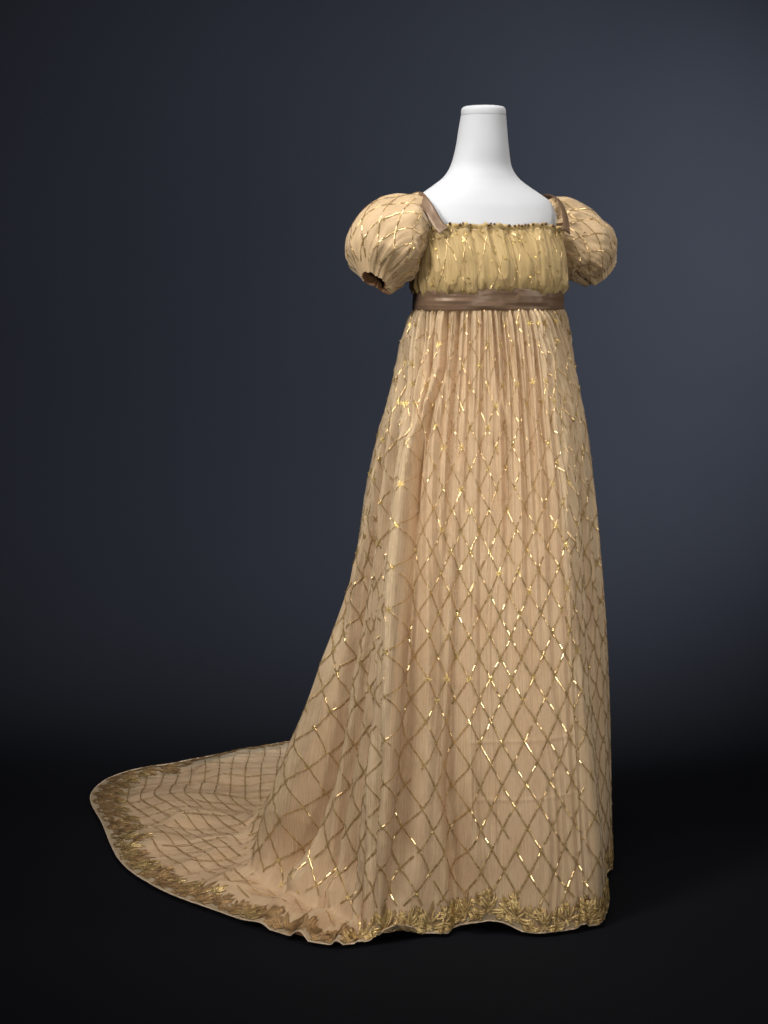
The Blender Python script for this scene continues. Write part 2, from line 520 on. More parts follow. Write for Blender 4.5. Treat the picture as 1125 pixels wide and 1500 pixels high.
# fine ripple of the net
disp += fall * (0.0013 * vnoise(cw * 6 + 20, SL * 4, 10) + 0.0011 * vnoise(cw * 13 + 20, SL * 3, 11)) * smoothstep(0.1, 0.4, SL)

def valley(depth, track, side=0.45):
    """a fold whose bottom runs through (waist angle in degrees, metres along the cloth, strength, half width in degrees)"""
    global disp
    tr = np.array(track, float)
    a0 = np.interp(SL, tr[:, 1], tr[:, 0]); st = np.interp(SL, tr[:, 1], tr[:, 2]); wd = np.interp(SL, tr[:, 1], tr[:, 3])
    x = ((wa[None] - a0 + 180) % 360 - 180) / wd
    disp += depth * st * (-np.exp(-x * x) + side * (np.exp(-((x - 1.8) / 0.9) ** 2) + np.exp(-((x + 1.8) / 0.9) ** 2)))
# the long fold left of the front panel
valley(0.047, [(37.2, 0, 0.35, 1.6), (37.7, 0.126, 0.35, 1.8), (44.7, 0.209, 0.40, 2.6), (49, 0.277, 0.5, 3.4), (51, 0.345, 0.65, 4.0), (50.7, 0.424, 0.8, 4.3),
               (50, 0.61, 1, 4.6), (49, 0.79, 1, 5), (49.3, 1.04, 0.8, 5.4), (50.2, 1.12, 0.5, 5.4), (50.2, 1.19, 0.2, 5.4)])
valley(0.036, [(18.7, 0, 0.40, 1.4), (18.7, 0.206, 0.22, 1.7), (22.6, 0.473, 0.15, 3), (25.6, 0.732, 0.3, 4), (25.6, 0.924, 0.75, 4.6), (22.6, 1.05, 0.9, 4.8), (20.2, 1.13, 0.7, 4.8), (20, 1.25, 0.5, 4.8)])
valley(0.016, [(-9.9, 0, 0.8, 1.3), (-8.5, 0.155, 0.6, 1.5), (-7.5, 0.26, 0.6, 1.7), (-7.1, 0.37, 0.45, 2), (-6.6, 0.47, 0.0, 2.2)])
valley(0.018, [(-59, 0, 0.7, 1.5), (-57, 0.132, 0.7, 1.6), (-49.5, 0.27, 0.9, 1.8), (-45.6, 0.376, 0.8, 2), (-43, 0.48, 0.3, 2.2), (-42, 0.6, 0.0, 2.2)])
valley(0.060, [(79.8, 0.20, 0.0, 1.2), (80, 0.27, 0.25, 1.4), (84.3, 0.384, 0.45, 1.6), (85.2, 0.469, 0.6, 1.8), (86.6, 0.566, 0.8, 2.0), (87.4, 0.72, 1.0, 2.2), (87.5, 0.834, 1.1, 2.4),
               (88, 0.945, 1.2, 2.6), (89, 1.075, 1.1, 2.8), (91.5, 1.185, 0.6, 3), (93, 1.276, 0.1, 3), (94.3, 1.34, 0, 3)], 0.1)
valley(-0.030, [(85, 0.27, 0.0, 2.0), (89, 0.384, 0.2, 2.4), (90, 0.469, 0.3, 2.6), (91.5, 0.566, 0.5, 2.8), (92.5, 0.72, 0.8, 3), (93, 0.834, 1, 3.2),
                (94, 0.945, 1.1, 3.4), (95.5, 1.075, 1, 3.6), (98, 1.185, 0.5, 4), (99, 1.276, 0.0, 4)], 0.0)
valley(-0.014, [(44, 0.1, 0, 2), (51, 0.209, 0.4, 2.6), (56, 0.3, 0.7, 2.6), (57, 0.42, 1, 2.8), (56.5, 0.61, 1, 3), (56, 0.79, 1, 3), (56, 1.0, 0.7, 3), (56, 1.15, 0, 3)], 0.0)
valley(0.026, [(71.7, 0.1, 0.3, 1.5), (71.7, 0.158, 0.6, 1.8), (73.2, 0.27, 0.8, 2.0), (74.4, 0.42, 0.9, 2.2), (72.9, 0.618, 1, 2.4), (72.1, 0.816, 1, 2.6), (72.9, 0.946, 1.0, 2.8), (74, 1.2, 1, 3.0)])
valley(0.034, [(61, 0.4, 0.0, 2), (60.5, 0.7, 0.5, 2.6), (60.1, 0.93, 0.9, 3.0), (61.4, 1.06, 0.7, 3.2), (61, 1.12, 0.4, 3.2), (61, 1.2, 0.08, 3.2)])
valley(0.016, [(66, 0.2, 0.3, 1.2), (66.5, 0.5, 0.9, 1.6), (66.5, 0.9, 0.8, 1.8), (67, 1.2, 0.8, 2)])
valley(0.020, [(79, 0.6, 0.0, 1.3), (80, 0.8, 0.8, 1.6), (80.5, 1.0, 1.0, 1.8), (82, 1.2, 0.8, 2)])
valley(0.009, [(-42.5, 0.55, 0.0, 1.2), (-41.5, 0.7, 0.6, 1.4), (-40.5, 0.9, 1, 1.7), (-40.5, 1.3, 1, 1.9)])
valley(0.006, [(-36, 0.6, 0.0, 1.2), (-36, 0.8, 0.6, 1.4), (-36, 1.0, 0.8, 1.5), (-36, 1.3, 0.8, 1.6)])
for dep, tk in ((0.009, (-0.4, -2.3, -5.6, -5.6)), (0.010, (-21, -20.1, -19, -18)), (0.011, (-39.5, -35, -31.7, -30)), (0.009, (45.6, 47.5, 51.6, 53)), (0.008, (28, 29, 31, 33)),
                (0.008, (57, 58, 60, 61)), (0.008, (8.5, 9, 10, 11)), (0.008, (-29.5, -27.5, -25.5, -24)), (0.008, (-49, -45, -40, -38)), (0.008, (66, 68, 69, 70)), (0.007, (78, 79, 80, 81)), (0.008, (-70, -68, -66, -65))):
    valley(dep * 1.9, [(tk[0], 0, 1, 1.15), (tk[1], 0.11, 0.9, 1.25), (tk[2], 0.23, 0.7, 1.5), (tk[3], 0.5, 0.32, 1.9), (tk[3], 0.85, 0.0, 2.4)], 0.35)
# old press marks in the front panel
wq = ((wa + 180) % 360 - 180)[None]
for s0 in (0.844, 0.953):
    disp += 0.0011 * np.exp(-((SL - s0) / 0.0026) ** 2) * smoothstep(-42, -36, wq) * smoothstep(21, 15, wq)
disp += 0.0012 * np.exp(-((wq - 16.5) / 0.45) ** 2) * smoothstep(0.40, 0.5, SL) * smoothstep(1.02, 0.95, SL)
# cloth piles up where the side falls meet the floor, with a crease in front of the pile
side_w = np.exp(-((wa - 80) / 13.0) ** 2)[None]
sc_ = SL - DROPL[None]
disp += side_w * (0.016 * np.exp(-((sc_ + 0.035) / 0.032) ** 2) - 0.012 * np.exp(-((sc_ - 0.012) / 0.014) ** 2)) * (0.7 + 0.6 * vnoise(CC * 0.8, SL * 0, 27))

# wrinkles of the train on the floor
wr1 = vnoise(base[..., 0] * 9 + base[..., 1] * 4 + 50, base[..., 1] * 9 - base[..., 0] * 4 + 50, 14)
wr2 = vnoise(base[..., 0] * 24 + 90, base[..., 1] * 24 + 20, 15)
wr3 = ridged(vnoise(base[..., 0] * 7 - base[..., 1] * 5 + 130, base[..., 1] * 6 + 30, 16))
trainz = FLOORNESS * (0.011 * (wr1 + 0.6) + 0.0018 * (wr2 + 0.5) + 0.009 * (wr3 + 0.5)) * smoothstep(0, 0.10, LEN[None] - SL + 0.02)

disp = np.where(disp > 0, np.minimum(disp, (0.0035 + 0.075 * SL) * (0.6 + 0.4 * np.tanh(disp / 0.004))), disp)
disp = disp * smoothstep(-0.004, 0.035, SL) - 0.004 * smoothstep(0.03, 0.0, SL)
outer = base + Nh * disp[..., None]
outer[..., 2] += np.maximum(trainz, 0)
# the hem lifts and dips a little with the folds
hemw = smoothstep(0.25, 0.0, LEN[None] - SL) * fall
outer[..., 2] += hemw * 0.010 * (vnoise(CC * 0.5 + 3, SL * 0, 21) + 0.3)
outer[..., 2] = np.maximum(outer[..., 2], 0.009)
outer_rel = outer - ROOT
U_uv = np.broadcast_to(cc[None] * 0.05, (NV, NU))
skirt = grid_obj("skirt", outer_rel, M['net'], gown, True, U_uv, SL, flip=(NSIGN < 0))
skirt["label"] = "sheer gold net skirt falling straight in front and spreading into a long train"
No = grid_normals(outer_rel) * NSIGN
SK = Surf(outer_rel, No)

# ---- lining: the same fall a little inside, under the deepest fold nearby
dmin = disp.copy()
for sft in range(-14, 15, 2):
    dmin = np.minimum(dmin, np.roll(disp, sft, 1))
dl = gsmooth(dmin, 7, 1) - 0.0045
lin = base + Nh * dl[..., None]
lin[..., 2] += np.maximum(trainz, 0) * 0.9 - 0.005 * FLOORNESS
lin[..., 2] = np.maximum(lin[..., 2], 0.004)
stop = int(NV * 0.985)
lin_rel = (lin - ROOT)[:stop:2, ::2]
lining = grid_obj("lining", lin_rel, M['lining'], gown, True, U_uv[:stop:2, ::2], SL[:stop:2, ::2], flip=(NSIGN < 0))
lining["label"] = "peach silk underdress glowing through the net"

# ---- spangled lattice
qmax = QN.max(0)
cinv_x = np.concatenate([cc, [NC]])
def col_of(c):
    c = np.asarray(c) % NC
    return np.interp(c, cinv_x, np.arange(NU + 1))
def row_of(ru, q):
    """row index where the lattice height is q, at fractional column ru (arrays)"""
    j0 = np.floor(ru).astype(int) % NU; j1 = (j0 + 1) % NU; f = ru - np.floor(ru)
    out = np.empty(len(ru))
    for i in range(len(ru)):
        qa = QN[:, j0[i]] * (1 - f[i]) + QN[:, j1[i]] * f[i]
        out[i] = np.interp(q[i], qa, np.arange(NV), right=np.nan)
    return out
plates = Plates()
A_, B_, N_, W_, L_ = [], [], [], [], []
BORDER = 0.055
for sgn in (1, -1):
    for k in range(NC):
        q = np.arange(0.12, qmax.max(), 0.0625)
        c = k + sgn * q
        warp = 0.12 * vnoise(c * 0.9 + 17, q * 0.22, 61) * np.exp(-q / 7.0) + 0.06 * vnoise(c * 0.5 + 5, q * 0.35 + 40, 62)
        ru = col_of(c + warp)
        rv = row_of(ru, q)
        ok = ~np.isnan(rv)
        jn = np.round(ru).astype(int) % NU
        s_here = rv / (NV - 1) * LEN[jn]
        ok &= FLOORNESS[np.clip(np.nan_to_num(rv), 0, NV - 1).astype(int), jn] < 0.22
        ok &= (LEN[jn] - np.nan_to_num(s_here)) > BORDER * (1 + 0.2 * onfloor[jn])
        if ok.sum() < 3:
            continue
        ru, rv = ru[ok], rv[ok]
        p, n = SK.at(ru, rv)
        # split into strips of one to four steps
        i = 0
        while i < len(p) - 1:
            L = random.choice((1, 2, 2, 3, 4))
            e = min(i + L, len(p) - 1)
            # keep strips from bridging folds
            while e > i + 1 and np.linalg.norm(p[(i + e) // 2] - (p[i] + p[e]) / 2) > 0.0006:
                e -= 1
            if np.linalg.norm(p[e] - p[i]) < 0.03 and random.random() > 0.22 * max(0.08, 1 - rv[i] / NV * 2.2):
                A_.append(p[i] * 0.96 + p[e] * 0.04); B_.append(p[e] * 0.96 + p[i] * 0.04)
                nn = n[i] + n[e]
                N_.append(nn / np.linalg.norm(nn))
                sh = 0.5 * (rv[i] + rv[e]) / (NV - 1)
                W_.append((0.0018 + 0.0012 * min(1, max(0, (sh - 0.25) / 0.3)) + 0.0008 * max(0, sh - 0.75) / 0.25) * random.uniform(0.88, 1.12))
            i = e
# on the train the lattice lies along the straight grain of the cloth
cell = 0.006
gx0, gy0 = -0.80, 3.40
gnx, gny = int(1.5 / cell), int(1.75 / cell)
zs_, ns_ = np.zeros((gnx, gny)), np.zeros((gnx, gny))
hd = LEN[None] - SL
msk = (FLOORNESS > 0.28) & (hd > BORDER * 1.15)
bi = ((outer[..., 0] - gx0) / cell).astype(int)[msk]; bj = ((outer[..., 1] - gy0) / cell).astype(int)[msk]
okb = (bi >= 0) & (bi < gnx) & (bj >= 0) & (bj < gny)
np.add.at(zs_, (bi[okb], bj[okb]), outer[..., 2][msk][okb]); np.add.at(ns_, (bi[okb], bj[okb]), 1)
for _ in range(3):                                          # close pin holes
    zz, nn_ = np.zeros_like(zs_), np.zeros_like(ns_)
    for dx, dy in ((1, 0), (-1, 0), (0, 1), (0, -1)):
        has = np.roll(ns_, (dx, dy), (0, 1)) > 0
        zz += np.where(has, np.roll(zs_, (dx, dy), (0, 1)) / np.maximum(np.roll(ns_, (dx, dy), (0, 1)), 1), 0); nn_ += has
    fill = (ns_ == 0) & (nn_ >= 3)
    zs_[fill] = zz[fill] / nn_[fill]; ns_[fill] = 1
zmap = np.where(ns_ > 0, zs_ / np.maximum(ns_, 1), np.nan)
def zat(x, y):
    fx = (x - gx0) / cell - 0.5; fy = (y - gy0) / cell - 0.5
    i = np.clip(fx.astype(int), 0, gnx - 2); j = np.clip(fy.astype(int), 0, gny - 2)
    a = np.clip(fx - i, 0, 1); b = np.clip(fy - j, 0, 1)
    return zmap[i, j] * (1 - a) * (1 - b) + zmap[i + 1, j] * a * (1 - b) + zmap[i, j + 1] * (1 - a) * b + zmap[i + 1, j + 1] * a * b
def train_line(x, y):
    z = zat(x, y)
    e = 0.012
    gx = zat(x + e, y) - zat(x - e, y); gy = zat(x, y + e) - zat(x, y - e)
    nn3 = np.stack([-gx / (2 * e), -gy / (2 * e), np.ones_like(gx)], 1)
    p3 = np.stack([x - ROOT[0], y - ROOT[1], z + 0.0015], 1)
    good = ~np.isnan(z) & ~np.isnan(nn3[:, 0])
    i = 0
    while i < len(x) - 1:
        e_ = min(i + random.choice((1, 2, 2, 3)), len(x) - 1)
        if good[i:e_ + 1].all() and random.random() > 0.03:
            A_.append(p3[i] * 0.97 + p3[e_] * 0.03); B_.append(p3[e_] * 0.97 + p3[i] * 0.03)
            q3 = nn3[i] + nn3[e_]; N_.append(q3 / np.linalg.norm(q3)); W_.append(0.0030 * random.uniform(0.85, 1.15))
        i = e_
for k in range(70):
    y = np.arange(3.45, 5.1, 0.014)
    x = -1.4 + 0.036 * k + 0.50 * np.maximum(0, 4.38 - y) + 0.010 * vnoise(np.full(len(y), k * 0.37), y * 5, 63) - 0.06 * (y - 4.4)
    train_line(x, y)
for k in range(34):
    x = np.arange(-0.8, 0.7, 0.014)
    y = 3.2 + 0.056 * k + 0.012 * vnoise(x * 5 + 9, np.full(len(x), k * 0.41), 64) + 0.10 * x
    train_line(x, y)
kk = len(A_)
plates.strip(np.array(A_), np.array(B_), np.array(N_), np.array(W_), 0.0015,
             0.0004, (rng.normal(0, 0.09, kk), rng.normal(0, 0.05, kk)))
lat = plates.build("sequin_lattice", M['gold'], skirt)
lat["kind"] = "stuff"; lat["label"] = "diamond lattice of flat gold metal strips"
print("lattice strips", kk, "NC", NC)

# ---- star bursts at the crossings (shared mesh), those on the camera side as parts
def star_mesh(seed):
    r = random.Random(seed)
    vs, fs = [], []
    for i in range(8):
        a = i * math.pi / 4 + r.uniform(-0.12, 0.12)
        L = (0.0086 if i % 2 == 0 else 0.0068) * r.uniform(0.75, 1.1)
        w = 0.00045
        ca, sa = math.cos(a), math.sin(a)
        b = len(vs)
        z0 = 0.0012 + r.uniform(0, 0.0006); z1 = z0 + r.uniform(-0.0006, 0.0008)
        for (x, y, z) in ((0.0016, -w, z0), (L, -w * 0.7, z1), (L, w * 0.7, z1), (0.0016, w, z0)):
            vs.append((x * ca - y * sa, x * sa + y * ca, z))
        fs.append((b, b + 1, b + 2, b + 3))
    b = len(vs)                                            # round spangle in the middle
    R = 0.0014; tx, ty = r.uniform(-0.3, 0.3), r.uniform(-0.3, 0.3)
    for i in range(8):
        a = i * math.pi / 4
        x, y = R * math.cos(a), R * math.sin(a)
        vs.append((x, y, 0.0022 + x * tx + y * ty))
    fs += [(b, b + 1, b + 2, b + 3), (b, b + 3, b + 4, b + 7), (b + 4, b + 5, b + 6, b + 7)]
    o = mesh_obj("star_motif", vs, fs, M['star'], None, False)
    me = o.data
    bpy.data.objects.remove(o)
    return me
stars = [star_mesh(i) for i in range(6)]
cand = []
for q2 in range(1, int(qmax.max() * 2)):
    q = q2 / 2
    cs = np.arange(0, NC, 1.0) + (0.5 if q2 % 2 else 0.0)
    ru = col_of(cs); rv = row_of(ru, np.full(len(ru), q))
    for a, b in zip(ru, rv):
        if np.isnan(b):
            continue
        jn = int(round(a)) % NU
        s = b / (NV - 1) * LEN[jn]
        if LEN[jn] - s < BORDER or s > DROPL[jn] + 0.02:
            continue
        cand.append((a, b, s))
ca = np.array(cand)
sp_, sn_ = SK.at(ca[:, 0], ca[:, 1])
wp = sp_ + ROOT
toc = np.array([0, 0, CAM_Z]) - wp
toc /= np.linalg.norm(toc, axis=1, keepdims=True)
facing = (sn_ * toc).sum(1)
size_key = facing - 0.25 * (ca[:, 2] > 0.95)
order = np.argsort(-size_key)
keep = [i for i in order if facing[i] > 0.12][:290]
keepset = set(keep)
def frame_at(p, n, up=(0, 0, -1)):
    n = Vector(n); u = Vector(up)
    x = (u - n * u.dot(n))
    if x.length < 1e-4:
        x = Vector((1, 0, 0)) - n * n.x
    x.normalize(); y = n.cross(x)
    m = Matrix((x, y, n)).transposed().to_4x4()
    m.translation = Vector(p)
    return m
back_v, back_f, nb = [], [], 0
for i in range(len(ca)):
    m = frame_at(sp_[i], sn_[i]) @ Matrix.Rotation(random.uniform(-0.2, 0.2), 4, 'Z')
    s = random.uniform(0.85, 1.1) * (1.0 if ca[i, 2] < 0.75 else 0.8)
    m = m @ Matrix.Scale(s, 4)
    me = stars[i % 6]
    if i in keepset:
        o = bpy.data.objects.new("star_motif", me); col.objects.link(o)
        o.parent = skirt; o.matrix_local = m
    else:
        co = np.array([m @ v.co for v in me.vertices]); 
        back_v.append(co); back_f.append(np.array([tuple(p.vertices) for p in me.polygons]) + nb); nb += len(co)
if back_v:
    o = mesh_obj("star_scatter", np.concatenate(back_v), np.concatenate(back_f), M['star'], skirt, False)
    o["kind"] = "stuff"

# ---- hem: silk binding and embroidered sprays
hemrow = np.arange(0, NU, 2)
p, n = SK.at(hemrow.astype(float), np.full(len(hemrow), NV - 1.01))
pin, _ = SK.at(hemrow.astype(float), np.full(len(hemrow), NV - 4.0))
outd = p - pin; outd /= (np.linalg.norm(outd, axis=1, keepdims=True) + 1e-9)
rows = []
for ang in np.linspace(0, 2 * math.pi, 9):
    r = 0.0013
    rows.append(p + n * (math.sin(ang) * r) + outd * (math.cos(ang) * r))
rows = np.array(rows); rows[..., 2] = np.maximum(rows[..., 2], 0.002)
grid_obj("hem_binding", rows, M['binding'], skirt, True, cc[hemrow][None] * 0.05, np.linspace(0, 0.01, 9)[:, None])

def spray(ru, scale, lean, seed, yo=0.0):
    """one palmette of curved leaves and tendrils, laid on the cloth above the hem"""
    r = random.Random(seed)
    vs, fs = [], []
    j = int(ru) % NU
    perc = 1.0 / (np.linalg.norm(SK.P[NV - 12, (j + 1) % NU] - SK.P[NV - 12, j]) + 1e-6)   # columns per metre
    perc = min(perc, 2000)
    perr = (NV - 1) / LEN[j]
    def put(x, y, h):
        p_, n_ = SK.at(np.array([ru + x * perc]), np.array([(NV - 1) - (y + yo) * perr]))
        return p_[0] + n_[0] * h
    def leaf(x0, y0, ang, L, wd, curl):
        k = 6
        b = len(vs); x, y, a = x0, y0, ang
        for i in range(k + 1):
            f = i / k
            w = wd * math.sin(math.pi * (0.08 + 0.92 * f) ** 0.8) * 0.5 + 0.0002
            nx, ny = -math.sin(a), math.cos(a)
            for sgn, h in ((-1, 0.0008), (0, 0.0008 + 0.0016 * math.sin(math.pi * f)), (1, 0.0008)):
                vs.append(put(x + nx * w * sgn, max(0.001, y + ny * w * sgn), h + lift))
            x += math.cos(a) * L / k; y += math.sin(a) * L / k; a += curl / k
        for i in range(k):
            for q in (0, 1):
                fs.append((b + i * 3 + q, b + i * 3 + q + 1, b + i * 3 + q + 4, b + i * 3 + q + 3))
    lift = 0.0
    dark = 0
    for pas in (0, 1):
        rr = random.Random(seed * 7 + 1)
        fan = ((0, 0.021, 0.70, 0.031, 0.0115, 0.7), (0, 0.023, 1.57, 0.033, 0.0120, 0.25), (0, 0.021, 2.44, 0.031, 0.0115, -0.7),
               (0.004, 0.017, -0.12, 0.028, 0.0105, 1.1), (-0.004, 0.017, math.pi + 0.12, 0.028, 0.0105, -1.1),
               (0.012, 0.012, -0.75, 0.015, 0.0065, 0.6), (-0.012, 0.012, math.pi + 0.75, 0.015, 0.0065, -0.6))
        for (x0, y0, a, L, wd, cl) in fan:                   # palmette: three leaves up, two sweeping aside, two small ones below
            a += lean * 0.5 + rr.uniform(-0.14, 0.14); L *= scale * rr.uniform(0.88, 1.1); wd *= scale * rr.uniform(0.85, 1.15)
            x0 *= scale; y0 *= scale; cl += rr.uniform(-0.3, 0.3)
            if pas == 0:
                lift = 0.0; leaf(x0, y0, a, L, wd, cl)
            else:                                            # two gold halves beside a dark midrib
                lift = 0.0009
                for sd in (-1, 1):
                    if rr.random() < 0.9:
                        leaf(x0 - math.sin(a) * wd * 0.21 * sd + math.cos(a) * L * 0.08, y0 + math.cos(a) * wd * 0.21 * sd + math.sin(a) * L * 0.08, a, L * 0.78, wd * rr.uniform(0.28, 0.40), cl)
        if pas == 1:                                         # glittering rosette of spangles
            cx_, cy_ = 0.0, 0.017 * scale
            for i in range(16):
                ra_, an = 0.006 * scale * math.sqrt(rr.random()), rr.uniform(0, 6.28)
                px_, py_ = cx_ + ra_ * math.cos(an), cy_ + ra_ * math.sin(an)
                b = len(vs); q_ = 0.0017
                for (ux, uy) in ((-1, -1), (1, -1), (1, 1), (-1, 1)):
                    vs.append(put(px_ + ux * q_, py_ + uy * q_, 0.0026 + rr.uniform(-0.0006, 0.0006)))
                fs.append((b, b + 1, b + 2, b + 3))
        if pas == 0:
            dark = len(fs)
    o = mesh_obj("embroidered_spray", np.array(vs), np.array(fs), M['leaf_edge'], skirt, True)
    o.data.materials.append(M['leaf_brown'] if onfloor[j] > 0.6 and r.random() < 0.75 else M['leaf'])
    o.data.polygons.foreach_set("material_index", [0] * dark + [1] * (len(fs) - dark))
    return o
hl = np.linalg.norm(np.roll(SK.P[NV - 6], -1, 0) - SK.P[NV - 6], axis=1)
hc = np.concatenate([[0], np.cumsum(hl)])
pos, i = 0.0, 0
while pos < hc[-1] - 0.02:
    ru = float(np.interp(pos, hc, np.arange(NU + 1)))
    j = int(ru) % NU
    of = float(onfloor[j])
    tip = math.exp(-(((wa[j]) - 138) / 22) ** 2)
    sc = 1.12 + 0.15 * of + 0.25 * tip
    spray(ru, sc * random.uniform(0.9, 1.1), random.uniform(-0.2, 0.2), i)
    if of <= 0.5:
        h_ = hl[j] + 1e-6
        spray(ru + 0.024 / h_, 0.72 * random.uniform(0.85, 1.15), random.uniform(-1.4, 1.4), 500 + i, 0.0)
        spray(ru + 0.022 / h_, 0.55 * random.uniform(0.85, 1.2), random.uniform(-1.8, 1.8), 1300 + i, 0.027)
        if random.random() < 0.6:
            spray(ru + 0.005 / h_, 0.45 * random.uniform(0.85, 1.2), random.uniform(-2.5, 2.5), 1700 + i, 0.038)
    else:
        spray(ru + 0.036 / (hl[j] + 1e-6), (0.75 + 0.3 * tip) * random.uniform(0.85, 1.1), random.uniform(-0.8, 0.8), 500 + i, 0.032 + 0.02 * tip)
    if of > 0.5 and wa[j] < 112:
        spray(ru + 0.034 / (hl[j] + 1e-6), 0.95 * random.uniform(0.85, 1.1), random.uniform(-0.9, 0.9), 2100 + i, 0.0)
    if tip > 0.3:
        spray(ru - 5, 0.9 * random.uniform(0.8, 1.1), random.uniform(-1.5, 1.5), 900 + i, 0.055)
    pos += (0.050 + 0.020 * of) * random.uniform(0.85, 1.15)
    i += 1
print("sprays", i)

# ------------------------------------------------------------------ bodice
BS = [  # z, half width, half depth, centre forward, squareness
    (1.200, 0.150, 0.104, 0.020, 2.05), (1.212, 0.159, 0.113, 0.021, 2.1), (1.225, 0.166, 0.119, 0.022, 2.15), (1.25, 0.168, 0.122, 0.022, 2.2),
    (1.285, 0.166, 0.119, 0.020, 2.3), (1.32, 0.164, 0.108, 0.014, 2.4), (1.336, 0.164, 0.101, 0.011, 2.5), (1.347, 0.163, 0.097, 0.009, 2.5)]
nb_u, nb_v = 420, 90
Sb = cat_rom(BS, nb_v)
thb = np.linspace(0, 2 * math.pi, nb_u, endpoint=False)
Pb = np.array([sec_ring(*q, th=thb) for q in Sb])
side = np.abs(np.sin(thb)) ** 6                            # lower under the arms
vb = np.linspace(0, 1, nb_v)[:, None]
Pb[..., 2] -= 0.014 * side[None] * vb ** 1.5
Nb = grid_normals(Pb)
if (Nb[nb_v // 2, 0, :2] @ Fv) < 0:
    Nb = -Nb; bs = -1
else:
    bs = 1
tb = thb[None] / (2 * math.pi) * 60
gb = ridged(vnoise(tb * 0.5, vb * 1.3, 31, 0)) * 0.6 + ridged(vnoise(tb * 2.1 + 30, vb * 1.5, 32, 0)) * 0.35
amp = 0.0078 * (0.55 + 0.75 * np.abs(2 * vb - 1) ** 1.5)
db = gb * amp
cf = ((thb + math.pi) % (2 * math.pi) - math.pi)[None]
db += -0.006 * np.exp(-(cf / 0.035) ** 2) * np.sin(math.pi * np.clip(vb * 0.9 + 0.05, 0, 1))
db += 0.0025 * vnoise(tb * 1.2 + 70, vb * 6, 33)
fade = smoothstep(0, 0.6, np.minimum(thb, 2 * math.pi - thb) * 0 + 1)
Pb = Pb + Nb * db[..., None]
Ub = thb[None] * 0.155; Vb = vb * 0.17
bodice = grid_obj("bodice", Pb, M['bodice_net'], gown, True, Ub, Vb, flip=(bs < 0))
bodice["label"] = "gathered golden bodice with straight drawn neckline"
Nb2 = grid_normals(Pb) * bs
SB = Surf(Pb, Nb2)
grid_obj("bodice_lining", (Pb - Nb2 * 0.005)[1:-1:2, ::2], cloth_material("bodice_lining_silk", (0.38, 0.25, 0.105), (0.44, 0.30, 0.135), 0.55, 0.1, (14, 12, 1)), gown, True, Ub[:, ::2], (Vb)[1:-1:2], flip=(bs < 0))
# neckline frill and beads
fr = []
for k, (h, o_) in enumerate(((-0.004, 0.0015), (0.0, 0.003), (0.003, 0.0035), (0.006, 0.0022), (0.0072, 0.0005))):
    wv = 0.0016 * np.sin(tb[0] * 6.0 + 2 * vnoise(tb[0], tb[0] * 0, 35))
    q = Pb[-1] + Nb2[-1] * (o_ + wv * (0.4 + k * 0.2))[:, None]
    q[:, 2] += h + 0.0012 * vnoise(tb[0] * 4, tb[0] * 0 + 3, 36)
    fr.append(q)
frill = grid_obj("neckline_frill", np.array(fr), cloth_material("frill_silk", (0.36, 0.25, 0.10), (0.50, 0.37, 0.17), 0.55, 0.1, (60, 40, 1)), bodice, True, Ub, np.linspace(0, 0.012, 5)[:, None], flip=(bs < 0))
bv, bf, nbv = [], [], 0
ico = []
for a in np.linspace(-0.95, 1.2, 46):
    if random.random() < 0.42:
        continue
    p_, n_ = SB.at(np.array([(a / (2 * math.pi) * nb_u)]), np.array([nb_v - 1.01]))
    cpt = p_[0] + n_[0] * 0.0048 + np.array([0, 0, 0.0035 + random.uniform(-0.001, 0.001)])
    r = random.uniform(0.0022, 0.0034)
    ring = []
    for lat_ in (-0.9, -0.3, 0.3, 0.9):
        for lo in range(8):
            ring.append(cpt + r * np.array([math.cos(lat_ * 1.4) * math.cos(lo * math.pi / 4), math.cos(lat_ * 1.4) * math.sin(lo * math.pi / 4), math.sin(lat_ * 1.4)]))
    bv.append(np.array(ring))
    for i in range(3):
        for lo in range(8):
            bf.append((nbv + i * 8 + lo, nbv + i * 8 + (lo + 1) % 8, nbv + (i + 1) * 8 + (lo + 1) % 8, nbv + (i + 1) * 8 + lo))
    nbv += 32
o = mesh_obj("neckline_beads", np.concatenate(bv), np.array(bf), M['bead'], bodice)
o["kind"] = "stuff"

def lattice_on(S_, name, mat, parent, pitch_u, pitch_v, rows_ok, steps, width, drop_rate=0.0, jitter=0.12, lift=0.0012, step_len=(1, 2, 3)):
    """diamond lattice of metal strips in grid coordinates of a surface (pitch in columns / rows)"""
    pl = Plates(); A, B, N, Wd = [], [], [], []
    nlines = int(round(S_.nu / pitch_u)); pu = S_.nu / nlines
    for sgn in (1, -1):
        for k in range(nlines):
            rv = np.linspace(rows_ok[0], rows_ok[1], steps)
            ru = k * pu + sgn * (rv / pitch_v) * pu
            p_, n_ = S_.at(ru, rv)
            i = 0
            while i < steps - 1:
                e = min(i + random.choice(step_len), steps - 1)
                if random.random() >= drop_rate and np.linalg.norm(p_[e] - p_[i]) < 0.03:
                    A.append(p_[i] * 0.95 + p_[e] * 0.05); B.append(p_[e] * 0.95 + p_[i] * 0.05); N.append(n_[i] + n_[e]); Wd.append(width * random.uniform(0.8, 1.15))
                i = e
    k = len(A)
    pl.strip(np.array(A), np.array(B), np.array(N), np.array(Wd), lift, 0.0004, (rng.normal(0, jitter, k), rng.normal(0, jitter * 0.6, k)))
    o = pl.build(name, mat, parent); o["kind"] = "stuff"
    return o
lattice_on(SB, "sequin_lattice", M['gold'], bodice, nb_u / 26, 42, (4, nb_v - 4), 34, 0.0016, 0.15, 0.22)

